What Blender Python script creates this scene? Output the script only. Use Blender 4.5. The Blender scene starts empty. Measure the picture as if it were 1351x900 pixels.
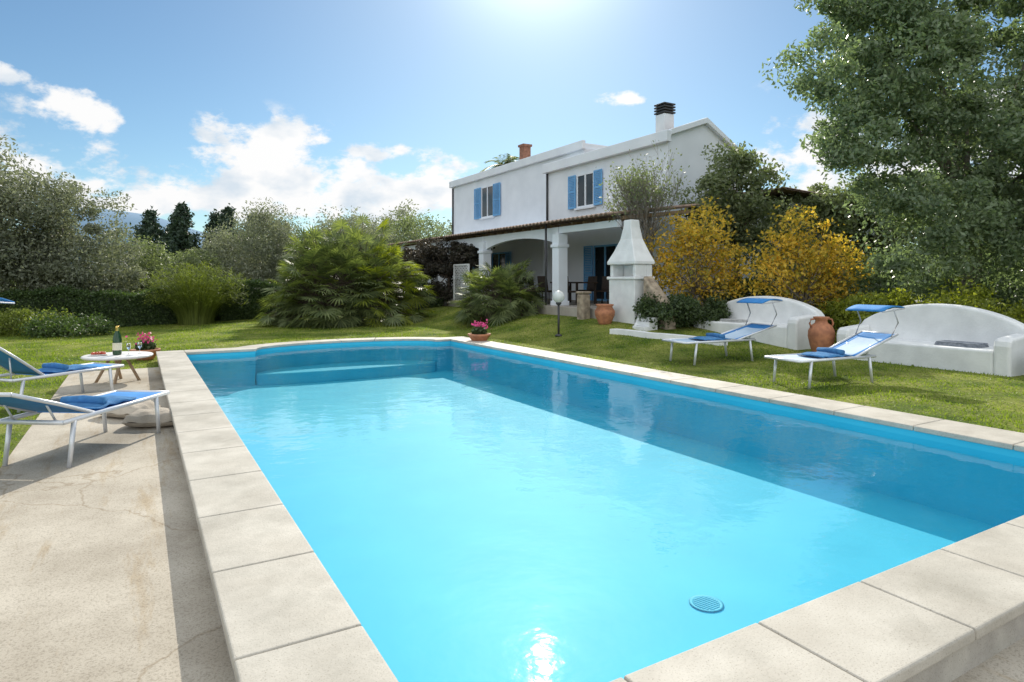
import bpy, bmesh, math, random
import numpy as np
from mathutils import Vector, Matrix
from mathutils.geometry import delaunay_2d_cdt
random.seed(4); rng=np.random.default_rng(7)
sc=bpy.context.scene
sc.view_settings.view_transform='Standard'; sc.view_settings.look='None'; sc.view_settings.exposure=0
TH=math.radians(30.3); S,C=math.sin(TH),math.cos(TH)
P0=(-0.23,2.03)
def W(a,b,z=0): return (P0[0]-S*a+C*b, P0[1]+C*a+S*b, z)
def toab(x,y):
    dx,dy=x-P0[0],y-P0[1]; return (-S*dx+C*dy, C*dx+S*dy)
def ss(e0,e1,x):
    t=np.clip((x-e0)/(e1-e0),0,1); return t*t*(3-2*t)
def gz(a,b):
    right=ss(6.0,8.0,b); far=ss(13.2,15.5,a)*ss(-3,2,b); k=np.maximum(right*ss(-6,-2,a),far)
    side=(b>6.4)*(a>-.4)
    k=np.maximum(k,side*1.0)
    z=-0.212+k*0.15
    z=z+0.16*ss(7,10,b)*ss(5,14,a)+0.34*ss(7.2,10.6,b)*ss(6.0,11.5,a)
    return z
def gzw(x,y):
    a,b=toab(x,y); return float(gz(np.array(a),np.array(b)))

# ---------------- materials
def nmat(name):
    m=bpy.data.materials.new(name); m.use_nodes=True
    return m,m.node_tree.nodes,m.node_tree.links,m.node_tree.nodes['Principled BSDF']
def mat(name,c1,c2=None,rough=.7,scale=4,bump=.0,bscale=30,metal=0,detail=6,spec=.5,stain=0):
    m,n,l,p=nmat(name)
    p.inputs['Roughness'].default_value=rough; p.inputs['Metallic'].default_value=metal
    p.inputs['Specular IOR Level'].default_value=spec
    tc=n.new('ShaderNodeTexCoord')
    if c2 is None: c2=tuple(x*.85 for x in c1)
    nz=n.new('ShaderNodeTexNoise'); nz.inputs['Scale'].default_value=scale; nz.inputs['Detail'].default_value=detail
    l.new(tc.outputs['Object'],nz.inputs['Vector'])
    r=n.new('ShaderNodeValToRGB'); r.color_ramp.elements[0].position=.35; r.color_ramp.elements[1].position=.65
    r.color_ramp.elements[0].color=(*c2,1); r.color_ramp.elements[1].color=(*c1,1)
    l.new(nz.outputs['Fac'],r.inputs['Fac']); col=r.outputs['Color']
    if stain:
        n3=n.new('ShaderNodeTexNoise'); n3.inputs['Scale'].default_value=.9; n3.inputs['Detail'].default_value=10; n3.inputs['Roughness'].default_value=.75
        l.new(tc.outputs['Object'],n3.inputs['Vector'])
        r3=n.new('ShaderNodeValToRGB'); r3.color_ramp.elements[0].position=.38; r3.color_ramp.elements[0].color=(1-stain,1-stain,1-stain*1.05,1); r3.color_ramp.elements[1].position=.56; r3.color_ramp.elements[1].color=(1,1,1,1)
        l.new(n3.outputs['Fac'],r3.inputs[0]); mx=n.new('ShaderNodeMix'); mx.data_type='RGBA'; mx.blend_type='MULTIPLY'; mx.inputs[0].default_value=1
        l.new(col,mx.inputs[6]); l.new(r3.outputs[0],mx.inputs[7]); 
        n4=n.new('ShaderNodeTexNoise'); n4.inputs['Scale'].default_value=130; n4.inputs['Detail'].default_value=2; l.new(tc.outputs['Object'],n4.inputs['Vector'])
        r4=n.new('ShaderNodeValToRGB'); r4.color_ramp.elements[0].position=.28; r4.color_ramp.elements[0].color=(.6,.57,.52,1); r4.color_ramp.elements[1].position=.42; r4.color_ramp.elements[1].color=(1,1,1,1)
        l.new(n4.outputs['Fac'],r4.inputs[0]); my=n.new('ShaderNodeMix'); my.data_type='RGBA'; my.blend_type='MULTIPLY'; my.inputs[0].default_value=1
        l.new(mx.outputs[2],my.inputs[6]); l.new(r4.outputs[0],my.inputs[7]); col=my.outputs[2]
    l.new(col,p.inputs['Base Color'])
    if bump>0:
        n2=n.new('ShaderNodeTexNoise'); n2.inputs['Scale'].default_value=bscale; n2.inputs['Detail'].default_value=5
        l.new(tc.outputs['Object'],n2.inputs['Vector'])
        b=n.new('ShaderNodeBump'); b.inputs['Strength'].default_value=bump; b.inputs['Distance'].default_value=.02
        l.new(n2.outputs['Fac'],b.inputs['Height']); l.new(b.outputs['Normal'],p.inputs['Normal'])
    return m
def leafmat(name,dark,light,trans=.4,tcol=None,rough=.5):
    m,n,l,p=nmat(name); out=n['Material Output']
    g=n.new('ShaderNodeNewGeometry'); tc=n.new('ShaderNodeTexCoord')
    nz=n.new('ShaderNodeTexNoise'); nz.inputs['Scale'].default_value=.9; nz.inputs['Detail'].default_value=3
    l.new(tc.outputs['Object'],nz.inputs['Vector'])
    ad=n.new('ShaderNodeMath'); ad.operation='MULTIPLY_ADD'; ad.inputs[1].default_value=.6
    l.new(g.outputs['Random Per Island'],ad.inputs[0]); 
    m2=n.new('ShaderNodeMath'); m2.operation='MULTIPLY'; m2.inputs[1].default_value=.5; l.new(nz.outputs['Fac'],m2.inputs[0]); l.new(m2.outputs[0],ad.inputs[2])
    r=n.new('ShaderNodeValToRGB'); r.color_ramp.elements[0].position=.15; r.color_ramp.elements[1].position=.85
    r.color_ramp.elements[0].color=(*dark,1); r.color_ramp.elements[1].color=(*light,1)
    l.new(ad.outputs[0],r.inputs['Fac']); l.new(r.outputs['Color'],p.inputs['Base Color'])
    p.inputs['Roughness'].default_value=rough; p.inputs['Specular IOR Level'].default_value=.35
    t=n.new('ShaderNodeBsdfTranslucent')
    mx=n.new('ShaderNodeMix'); mx.data_type='RGBA'; mx.blend_type='MULTIPLY'; mx.inputs[0].default_value=1
    tcol=tcol or (1.5,1.7,.6); mx.inputs[7].default_value=(*tcol,1); l.new(r.outputs['Color'],mx.inputs[6]); l.new(mx.outputs[2],t.inputs['Color'])
    ms=n.new('ShaderNodeMixShader'); ms.inputs[0].default_value=trans
    l.new(p.outputs[0],ms.inputs[1]); l.new(t.outputs[0],ms.inputs[2]); l.new(ms.outputs[0],out.inputs['Surface'])
    return m
PLASTER=mat('white_plaster',(.80,.84,.90),(.73,.77,.83),.85,1.2,.2,40)
PLASTER2=mat('white_masonry',(.79,.80,.80),(.69,.70,.70),.85,3,.3,30)
TILE=mat('terracotta_tiles',(.36,.25,.19),(.22,.15,.11),.85,6,.3,20)
BLUE=mat('blue_paint',(.17,.42,.72),(.14,.36,.64),.5,3)
GLASS=mat('window_glass',(.03,.04,.05),(.015,.02,.025),.06,1)
TERRA=mat('terracotta',(.48,.20,.10),(.32,.13,.07),.75,9,.25,40)
STONE=mat('travertine_coping',(.52,.485,.42),(.43,.395,.335),.7,3.0,.12,60,stain=.24)
RISER=mat('coping_riser',(.48,.45,.39),(.38,.35,.31),.85,5,.2,40,stain=.25)
BARK=mat('bark',(.16,.12,.09),(.07,.055,.04),.9,12,.8,18)
BARKG=mat('grey_bark',(.27,.24,.20),(.16,.14,.12),.9,12,.6,18)
WOOD=mat('wood',(.42,.30,.20),(.30,.20,.12),.6,10,.2,30)
DARKW=mat('dark_wicker',(.06,.04,.03),(.03,.02,.015),.7,20)
ALU=mat('white_aluminium',(.72,.74,.77),(.62,.64,.68),.35,4,metal=.3)
GREY=mat('grey_joint',(.55,.57,.6),(.4,.4,.42),.5,4)
DRAINM=mat('pool_drain_plastic',(.10,.50,.64),(.08,.46,.60),.7,4)
FABB=mat('blue_sling',(.035,.24,.58),(.03,.19,.50),.8,6,.2,200)
FABW=mat('pale_blue_sling',(.52,.64,.76),(.44,.57,.70),.8,3,.2,200)
TOWEL=mat('blue_towel',(.06,.22,.45),(.04,.15,.34),.95,14,.5,150)
CUSH=mat('beige_cushion',(.50,.44,.36),(.36,.31,.25),.95,5,.5,60)
TWHITE=mat('white_tabletop',(.78,.76,.74),(.7,.68,.66),.4,4)
TERRACE=mat('terrace_paving',(.42,.38,.33),(.32,.29,.25),.8,2,.2,20)
STWALL=mat('tan_stone',(.42,.34,.25),(.20,.16,.12),.9,6,.8,9)
BRICK=mat('brick',(.30,.14,.09),(.18,.08,.05),.9,9,.4,14)
DARKM=mat('dark_metal',(.04,.04,.045),(.03,.03,.03),.5,5)
PINK=leafmat('pink_petals',(.45,.03,.15),(.75,.12,.32),.3,(1.1,.9,1))
OLIVE=leafmat('olive_leaves',(.13,.15,.105),(.30,.315,.235),.40,(1.25,1.3,.85))
OLIVE2=leafmat('olive_leaves_green',(.105,.13,.07),(.27,.30,.175),.42,(1.3,1.45,.75))
CAROB=leafmat('carob_leaves',(.10,.14,.09),(.29,.35,.225),.45,(1.35,1.5,.8),.35)
HEDGE=leafmat('hedge_leaves',(.025,.052,.018),(.10,.145,.05),.3)
PALM=leafmat('fan_palm_leaves',(.065,.095,.042),(.23,.27,.12),.42,(1.5,1.55,.55))
YELLOW=leafmat('autumn_leaves',(.20,.23,.04),(.95,.66,.11),.55,(1.15,1.08,.6))
YGREEN=leafmat('yellow_green_leaves',(.12,.16,.025),(.36,.40,.08),.5,(1.5,1.5,.4))
DARKG=leafmat('dark_green_leaves',(.022,.042,.02),(.09,.125,.05),.28)
VINE=leafmat('dark_vine_leaves',(.025,.028,.022),(.10,.085,.065),.25,(1.3,1.1,.7))
PINE=leafmat('pine_needles',(.02,.042,.03),(.07,.105,.068),.15)
GRASSB=leafmat('grass_blades',(.09,.145,.018),(.27,.34,.06),.5,(1.4,1.5,.4))
REED=leafmat('reed_leaves',(.09,.12,.025),(.26,.30,.08),.45,(1.4,1.5,.5))

# ---------------- mesh builder
class MB:
    def __init__(s,off=(0,0,0)): s.v=[];s.f=[];s.sm=[];s.o=off
    def add(s,vs,fs,smooth=False):
        k=len(s.v); o=s.o
        s.v+=[(x-o[0],y-o[1],z-o[2]) for x,y,z in vs]
        s.f+=[tuple(i+k for i in f) for f in fs]; s.sm+=[smooth]*len(fs)
    def box(s,x0,x1,y0,y1,z0,z1):
        s.add([(x0,y0,z0),(x1,y0,z0),(x1,y1,z0),(x0,y1,z0),(x0,y0,z1),(x1,y0,z1),(x1,y1,z1),(x0,y1,z1)],
          [(0,3,2,1),(4,5,6,7),(0,1,5,4),(1,2,6,5),(2,3,7,6),(3,0,4,7)])
    def ext(s,pts,vec,smooth=False):
        n=len(pts); q=[(p[0]+vec[0],p[1]+vec[1],p[2]+vec[2]) for p in pts]
        s.add(list(pts)+q,[tuple(range(n))[::-1],tuple(range(n,2*n))]+[(i,(i+1)%n,n+(i+1)%n,n+i) for i in range(n)],smooth)
    def tube(s,pts,rads,n=6,caps=True):
        pts=[Vector(p) for p in pts]; vs=[];fs=[]; m=len(pts)
        if not hasattr(rads,'__len__'): rads=[rads]*m
        for i,p in enumerate(pts):
            d=(pts[min(i+1,m-1)]-pts[max(i-1,0)]); d=d.normalized() if d.length>1e-9 else Vector((0,0,1))
            u=d.cross(Vector((0,0,1)) if abs(d.z)<.9 else Vector((1,0,0))).normalized(); w=d.cross(u)
            for k in range(n):
                t=2*math.pi*k/n; q=p+(u*math.cos(t)+w*math.sin(t))*rads[i]; vs.append(tuple(q))
        for i in range(m-1):
            for k in range(n): fs.append((i*n+k,i*n+(k+1)%n,(i+1)*n+(k+1)%n,(i+1)*n+k))
        if caps: fs.append(tuple(range(n))[::-1]); fs.append(tuple(range((m-1)*n,m*n)))
        s.add(vs,fs,True)
    def lathe(s,prof,cx=0,cy=0,n=28):
        vs=[];fs=[];m=len(prof)
        for r,z in prof:
            for k in range(n):
                t=2*math.pi*k/n; vs.append((cx+r*math.cos(t),cy+r*math.sin(t),z))
        for i in range(m-1):
            for k in range(n): fs.append((i*n+k,i*n+(k+1)%n,(i+1)*n+(k+1)%n,(i+1)*n+k))
        s.add(vs,fs,True)
    def sheet(s,P,smooth=True):
        r=len(P);c=len(P[0]); s.add([tuple(p) for row in P for p in row],[(i*c+j,i*c+j+1,(i+1)*c+j+1,(i+1)*c+j) for i in range(r-1) for j in range(c-1)],smooth)
    def obj(s,name,parent,m,bevel=0,solid=0,fix=True,label=None,subsurf=0):
        me=bpy.data.meshes.new(name); me.from_pydata(s.v,[],s.f)
        me.polygons.foreach_set('use_smooth',s.sm)
        if fix:
            bm=bmesh.new(); bm.from_mesh(me); bmesh.ops.recalc_face_normals(bm,faces=bm.faces); bm.to_mesh(me); bm.free()
        o=bpy.data.objects.new(name,me); sc.collection.objects.link(o)
        for mm in (m if isinstance(m,(list,tuple)) else [m]): me.materials.append(mm)
        if parent: o.parent=parent
        if solid: 
            md=o.modifiers.new('s','SOLIDIFY'); md.thickness=solid; md.offset=0
        if bevel: 
            md=o.modifiers.new('b','BEVEL'); md.width=bevel; md.segments=3; md.limit_method='ANGLE'; md.angle_limit=math.radians(35); md.harden_normals=False
        if label: o['label']=label
        return o
def thing(name,label,cat,loc,rz=0,group=None):
    e=bpy.data.objects.new(name,None); sc.collection.objects.link(e); e.location=loc; e.rotation_euler=(0,0,rz)
    e.empty_display_size=.2; e['label']=label; e['category']=cat
    if group: e['group']=group
    return e
def copy_thing(e,loc,rz,label=None,scale=1):
    n=e.copy(); sc.collection.objects.link(n); n.location=loc; n.rotation_euler=(0,0,rz); n.scale=(scale,)*3
    if label: n['label']=label
    for c in [o for o in e.children]:
        k=c.copy(); sc.collection.objects.link(k); k.parent=n
    return n
def npmesh(name,V,F,m,parent=None):
    me=bpy.data.meshes.new(name); k=F.shape[1]
    me.vertices.add(len(V)); me.vertices.foreach_set('co',V.astype(np.float32).ravel())
    me.loops.add(F.size); me.loops.foreach_set('vertex_index',F.astype(np.int32).ravel())
    me.polygons.add(len(F)); me.polygons.foreach_set('loop_start',np.arange(0,F.size,k,dtype=np.int32))
    me.update(calc_edges=True); me.materials.append(m)
    o=bpy.data.objects.new(name,me); sc.collection.objects.link(o)
    if parent: o.parent=parent
    return o
def unit(v): return v/np.maximum(np.linalg.norm(v,axis=1,keepdims=True),1e-9)
def leaves(Cn,L,Wd,up=0.0,dirs=None):
    n=len(Cn); d=rng.normal(size=(n,3)); d[:,2]+=up
    if dirs is not None: d=d*.5+dirs
    d=unit(d); s=unit(np.cross(d,rng.normal(size=(n,3))))
    l=(L*(.6+.8*rng.random(n)))[:,None]; w=(Wd*(.6+.8*rng.random(n)))[:,None]
    V=np.stack([Cn-d*l/2,Cn+s*w/2,Cn+d*l/2,Cn-s*w/2],1).reshape(-1,3)
    return V,np.arange(4*n).reshape(n,4)
def crown_pts(ells,n,nclump,cr,shell=.5):
    vol=np.array([(e[3]*e[4]*e[5])**.8 for e in ells]); vol/=vol.sum()
    out=[];cl=[]
    for e,f in zip(ells,vol):
        nc=max(4,int(nclump*f)); d=unit(rng.normal(size=(nc,3))); r=(shell+(1-shell)*rng.random(nc)**.7)[:,None]*(0.82+.30*rng.random((nc,1)))
        c=np.array(e[:3])+d*r*np.array(e[3:6]); cl.append(c)
        k=int(n*f); wt=rng.random(nc)**1.2+.15; idx=rng.choice(nc,k,p=wt/wt.sum())
        sz=(cr*(.5+rng.random(nc)))[idx][:,None]
        o=unit(rng.normal(size=(k,3)))*(rng.random((k,1))**.45)*1.75*sz*np.array([1,1,.7]); out.append(c[idx]+o)
    return np.concatenate(out),np.concatenate(cl)
def tree(name,label,loc,h,ells,n,nclump,cr,L,Wd,leaf,bark=BARK,tr=.18,group=None,cat='tree',nl=14,up=0,fork=.35,stems=1,drop=None,shell=.5):
    e=thing(name,label,cat,loc,0,group)
    pts,cl=crown_pts(ells,n,nclump,cr,shell)
    pts=pts[pts[:,2]>(.15 if drop is None else drop)]
    V,F=leaves(pts,L,Wd,up); npmesh('crown',V,F,leaf,e)
    mb=MB()
    c0=np.array(ells[0][:3]); fk=Vector((c0[0]*.3,c0[1]*.3,h*fork))
    for st in range(stems):
        ox,oy=(0,0) if stems==1 else (random.uniform(-.25,.25),random.uniform(-.25,.25))
        mb.tube([(ox,oy,-.15),(ox*.8,oy*.8,h*fork*.3),(fk.x*.5+ox,fk.y*.5+oy,h*fork*.65),tuple(fk)],[tr*1.35,tr,tr*.85,tr*.75],9)
    idx=rng.choice(len(cl),min(nl,len(cl)),replace=False)
    for i in idx:
        t=Vector(cl[i]); mid=fk.lerp(t,.5)+Vector((random.uniform(-.2,.2),random.uniform(-.2,.2),random.uniform(-.1,.25)))*h*.12
        mb.tube([tuple(fk),tuple(fk.lerp(mid,.5)+Vector((0,0,.03*h))),tuple(mid),tuple(t)],[tr*.55,tr*.4,tr*.28,tr*.08],6)
    mb.obj('trunk',e,bark,fix=False)
    return e

# ---------------- camera, world, sun
cam=bpy.data.cameras.new('Camera'); co=bpy.data.objects.new('Camera',cam); sc.collection.objects.link(co); sc.camera=co
co.location=(0,0,1.5); co.rotation_euler=(math.radians(90),0,0); cam.lens=22.5; cam.sensor_width=36; cam.shift_y=-80/1351; cam.clip_end=9000; cam.clip_start=.05
EL=math.radians(31.4); AZ=math.radians(2.4)
sv=Vector((math.sin(AZ)*math.cos(EL),math.cos(AZ)*math.cos(EL),math.sin(EL)))
sl=bpy.data.lights.new('Sun','SUN'); sl.energy=4.8; sl.angle=math.radians(.5); sl.color=(1,.94,.82)
so=bpy.data.objects.new('Sun',sl); sc.collection.objects.link(so); so.rotation_euler=sv.to_track_quat('Z','Y').to_euler(); so.location=(0,0,30)
w=bpy.data.worlds.new('World'); sc.world=w; w.use_nodes=True; n=w.node_tree.nodes; l=w.node_tree.links
bg=n['Background']; out=n['World Output']
sky=n.new('ShaderNodeTexSky'); sky.sky_type='NISHITA'; sky.sun_disc=False; sky.sun_elevation=EL; sky.sun_rotation=AZ
sky.air_density=1.0; sky.dust_density=.25; sky.ozone_density=2.0; bg.inputs['Strength'].default_value=.095
tint=n.new('ShaderNodeMix'); tint.data_type='RGBA'; tint.blend_type='MULTIPLY'; tint.inputs[0].default_value=1; tint.inputs[7].default_value=(.84,1.04,1.10,1)
l.new(sky.outputs[0],tint.inputs[6]); l.new(tint.outputs[2],bg.inputs['Color'])
tc=n.new('ShaderNodeTexCoord')
def dirpx(x,y):
    return Vector(((x-675.5)/845,1,(370-y)/845)).normalized()
blobs=[(105,142,.055,.024),(8,97,.018,.011),(45,228,.022,.014),(370,182,.065,.024),(335,215,.075,.055),(385,238,.12,.06),(460,258,.13,.048),(290,262,.14,.03),(190,272,.10,.014),(560,250,.09,.042),(480,200,.065,.012),(820,130,.028,.009),(1250,200,.2,.045),(-300,200,.3,.05),(1800,150,.5,.1)]
prev=None
nz0=n.new('ShaderNodeTexNoise'); nz0.inputs['Scale'].default_value=13; nz0.inputs['Detail'].default_value=10; nz0.inputs['Roughness'].default_value=.62
mp=n.new('ShaderNodeMapping'); mp.inputs['Scale'].default_value=(1,1,1.7); mp.inputs['Location'].default_value=(.31,.2,.07); l.new(tc.outputs['Generated'],mp.inputs['Vector']); l.new(mp.outputs[0],nz0.inputs['Vector'])
def wm(op,a=None,b=None,c=None):
    q=n.new('ShaderNodeMath'); q.operation=op
    for i,v in enumerate((a,b,c)):
        if v is None: continue
        if isinstance(v,(int,float)): q.inputs[i].default_value=v
        else: l.new(v,q.inputs[i])
    return q.outputs[0]
for x,y,rx,rz in blobs:
    d=dirpx(x,y)
    sb=n.new('ShaderNodeVectorMath'); sb.operation='SUBTRACT'; sb.inputs[1].default_value=d; l.new(tc.outputs['Generated'],sb.inputs[0])
    ml=n.new('ShaderNodeVectorMath'); ml.operation='MULTIPLY'; ml.inputs[1].default_value=(1/rx,1/rx,1/rz); l.new(sb.outputs[0],ml.inputs[0])
    ln=n.new('ShaderNodeVectorMath'); ln.operation='LENGTH'; l.new(ml.outputs[0],ln.inputs[0])
    mr=n.new('ShaderNodeMapRange'); mr.inputs[1].default_value=1.7; mr.inputs[2].default_value=0; l.new(ln.outputs['Value'],mr.inputs[0])
    prev=mr.outputs[0] if prev is None else wm('MAXIMUM',prev,mr.outputs[0])
a1=wm('MULTIPLY_ADD',nz0.outputs['Fac'],2.6,-1.3); a2=wm('ADD',a1,prev)
a3=n.new('ShaderNodeMapRange'); a3.interpolation_type='SMOOTHSTEP'; a3.inputs[1].default_value=.30; a3.inputs[2].default_value=.70; l.new(a2,a3.inputs[0])
pm=n.new('ShaderNodeMapRange'); pm.inputs[1].default_value=0; pm.inputs[2].default_value=.25; l.new(prev,pm.inputs[0])
a4=wm('MULTIPLY',a3.outputs[0],pm.outputs[0])
sx_=n.new('ShaderNodeSeparateXYZ'); l.new(tc.outputs['Generated'],sx_.inputs[0])
def wmap(v,lo,hi):
    q=n.new('ShaderNodeMapRange'); q.interpolation_type='SMOOTHSTEP'; q.inputs[1].default_value=lo; q.inputs[2].default_value=hi; l.new(v,q.inputs[0]); return q.outputs[0]
fill_mask=wm('MAXIMUM',wmap(sx_.outputs['Z'],.68,.85),wmap(wm('MULTIPLY',sx_.outputs['Y'],-1.0),-.05,.35))
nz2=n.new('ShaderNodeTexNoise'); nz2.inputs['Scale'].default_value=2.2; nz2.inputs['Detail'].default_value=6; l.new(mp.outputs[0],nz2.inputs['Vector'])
fill_mask=wm('MULTIPLY',fill_mask,wmap(nz2.outputs['Fac'],.30,.50))
bc=n.new('ShaderNodeBackground'); bc.inputs['Strength'].default_value=.98
nz1=n.new('ShaderNodeTexNoise'); nz1.inputs['Scale'].default_value=14; nz1.inputs['Detail'].default_value=5; l.new(mp.outputs[0],nz1.inputs['Vector'])
cr=n.new('ShaderNodeValToRGB'); cr.color_ramp.elements[0].position=.33; cr.color_ramp.elements[0].color=(.70,.79,.88,1); cr.color_ramp.elements[1].position=.52; cr.color_ramp.elements[1].color=(1,1,1,1)
l.new(nz1.outputs['Fac'],cr.inputs['Fac']); l.new(cr.outputs[0],bc.inputs['Color'])
bc_fill=n.new('ShaderNodeBackground'); bc_fill.inputs['Strength'].default_value=1.45; bc_fill.inputs['Color'].default_value=(.93,.97,1,1)  # bright unseen cloud cover behind and overhead, added as fill light
ms=n.new('ShaderNodeMixShader'); l.new(a4,ms.inputs[0]); l.new(bg.outputs[0],ms.inputs[1]); l.new(bc.outputs[0],ms.inputs[2])
ms2=n.new('ShaderNodeMixShader'); l.new(fill_mask,ms2.inputs[0]); l.new(ms.outputs[0],ms2.inputs[1]); l.new(bc_fill.outputs[0],ms2.inputs[2])
dt_=n.new('ShaderNodeVectorMath'); dt_.operation='DOT_PRODUCT'; dt_.inputs[1].default_value=sv; l.new(tc.outputs['Generated'],dt_.inputs[0])
dm=wm('MAXIMUM',dt_.outputs['Value'],0.0); g1=wm('MULTIPLY',wm('POWER',dm,150.0),1.2); g2=wm('MULTIPLY',wm('POWER',dm,14.0),.13)
bgl=n.new('ShaderNodeBackground'); bgl.inputs['Color'].default_value=(1,.98,.94,1); l.new(wm('ADD',g1,g2),bgl.inputs['Strength'])
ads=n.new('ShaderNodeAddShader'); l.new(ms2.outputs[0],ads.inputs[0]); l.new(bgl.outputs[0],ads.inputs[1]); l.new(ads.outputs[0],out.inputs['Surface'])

# ---------------- pool outline (a,b)
LA,WB=13.1,6.1; EC,EB,EA=3.55,2.15,.95
def ell(k,ea,eb): return [(LA+ea*math.sin(math.pi*i/k), EC-eb*math.cos(math.pi*i/k)) for i in range(k+1)]
inner=[(0,0)]+[(LA,0)]+ell(24,EA,EB)+[(LA,WB),(0,WB)]
hole=[(-.3,-.3),(LA+.3,-.3)]+[p for p in ell(24,EA+.3,EB+.3) if p[0]>LA+.31]+[(LA+.3,WB+.3),(-.3,WB+.3)]
def inpoly(x,y,poly):
    c=False;j=len(poly)-1
    for i in range(len(poly)):
        xi,yi=poly[i];xj,yj=poly[j]
        if (yi>y)!=(yj>y) and x<(xj-xi)*(y-yi)/(yj-yi)+xi: c=not c
        j=i
    return c
ga=sorted(set([-4000,-1500,-500,-200,-80,-40,-20,-12]+[round(x*.5,2) for x in range(-16,70)]+[36,38,40,45,52,60,80,120,200,400,900,2000,5000]))
gb=sorted(set([-5000,-2000,-900,-400,-200,-100,-60,-40,-30,-24,-20,-16,-14]+[round(x*.5,2) for x in range(-26,40)]+[21,23,26,30,36,45,60,80,120,200,400,900,2000,5000]))
vs=[]
for a in ga:
    for b in gb:
        if not inpoly(a,b,hole): vs.append(Vector((a,b)))
k=len(vs); vs+=[Vector(p) for p in hole]; ed=[(k+i,k+(i+1)%len(hole)) for i in range(len(hole))]
ov,oe,of,_,_,_=delaunay_2d_cdt(vs,ed,[],0,1e-5)
fs=[f for f in of if not inpoly(sum(ov[i][0] for i in f)/3,sum(ov[i][1] for i in f)/3,hole)]
GV=np.array([[v[0],v[1]] for v in ov]); GZ=gz(GV[:,0],GV[:,1])
me=bpy.data.meshes.new('ground'); me.from_pydata([W(v[0],v[1],float(z)) for v,z in zip(GV,GZ)],[],[tuple(f) for f in fs])
bm=bmesh.new(); bm.from_mesh(me); bmesh.ops.recalc_face_normals(bm,faces=bm.faces)
if sum(f.normal.z for f in bm.faces)<0: bmesh.ops.reverse_faces(bm,faces=bm.faces)
bm.to_mesh(me); bm.free()
for p in me.polygons: p.use_smooth=True
ground=bpy.data.objects.new('ground',me); sc.collection.objects.link(ground); ground['kind']='structure'
m,nn,ll,p=nmat('lawn'); tcn=nn.new('ShaderNodeTexCoord')
n1=nn.new('ShaderNodeTexNoise'); n1.inputs['Scale'].default_value=.9; n1.inputs['Detail'].default_value=9; n1.inputs['Roughness'].default_value=.6; ll.new(tcn.outputs['Object'],n1.inputs['Vector'])
n2=nn.new('ShaderNodeTexNoise'); n2.inputs['Scale'].default_value=28; n2.inputs['Detail'].default_value=4; ll.new(tcn.outputs['Object'],n2.inputs['Vector'])
r1=nn.new('ShaderNodeValToRGB'); r1.color_ramp.elements[0].position=.36; r1.color_ramp.elements[0].color=(.075,.13,.018,1); r1.color_ramp.elements[1].position=.64; r1.color_ramp.elements[1].color=(.31,.32,.08,1)
r2=nn.new('ShaderNodeValToRGB'); r2.color_ramp.elements[0].position=.3; r2.color_ramp.elements[0].color=(.4,.4,.4,1); r2.color_ramp.elements[1].position=.7; r2.color_ramp.elements[1].color=(1.2,1.2,1.2,1)
mx=nn.new('ShaderNodeMix'); mx.data_type='RGBA'; mx.blend_type='MULTIPLY'; mx.inputs[0].default_value=1
ll.new(n1.outputs['Fac'],r1.inputs[0]); ll.new(n2.outputs['Fac'],r2.inputs[0]); ll.new(r1.outputs[0],mx.inputs[6]); ll.new(r2.outputs[0],mx.inputs[7]); ll.new(mx.outputs[2],p.inputs['Base Color'])
p.inputs['Roughness'].default_value=.95; p.inputs['Specular IOR Level'].default_value=.1
bp=nn.new('ShaderNodeBump'); bp.inputs['Strength'].default_value=.8; bp.inputs['Distance'].default_value=.04; ll.new(n2.outputs['Fac'],bp.inputs['Height']); ll.new(bp.outputs[0],p.inputs['Normal'])
me.materials.append(m)

# grass blades
N=330000
ga_=rng.uniform(-2,26,N); gb_=rng.uniform(-9,14,N)
x=P0[0]-S*ga_+C*gb_; y=P0[1]+C*ga_+S*gb_
keep=(y>4)&(np.abs(x)<y*.86+.5)&(y<26)
inpool=(ga_>-.55)&(ga_<LA+.55)&(gb_>-.55)&(gb_<WB+.62)
inb=(((ga_-LA)/(EA+.55))**2+((gb_-EC)/(EB+.55))**2<1)
deck=((gb_>-1.92)&(gb_<0)&(ga_<12.5))|((ga_<-.4)&(gb_<9))
terr=(gb_>10.1)&(ga_>9.6); ben=(gb_>11.35)&(ga_>2.4)
keep&=~inpool&~inb&~deck&~terr&~ben
keep&=rng.random(N)<np.clip(1.3-y/26,.25,1)
ga_,gb_,x,y=ga_[keep],gb_[keep],x[keep],y[keep]; z=gz(ga_,gb_); N=len(x)
patch=.75+.45*np.sin(x*1.9+np.sin(y*1.3)*1.5)*np.sin(y*1.6+1.1*np.sin(x*1.1))
hh=(.018+.030*rng.random(N))*patch; th=rng.random(N)*6.283; wd=.004+.006*rng.random(N)+y*.0003
dx=np.cos(th)*wd; dy=np.sin(th)*wd; lx=rng.normal(size=N)*.018; ly=rng.normal(size=N)*.018
V=np.stack([np.stack([x-dx,y-dy,z-.004],1),np.stack([x+dx,y+dy,z-.004],1),np.stack([x+lx,y+ly,z+hh],1)],1).reshape(-1,3)
g=npmesh('lawn_grass',V,np.arange(3*N).reshape(N,3),GRASSB); g['kind']='stuff'; g['label']='short green lawn grass around the pool'; g['category']='grass'

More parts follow.
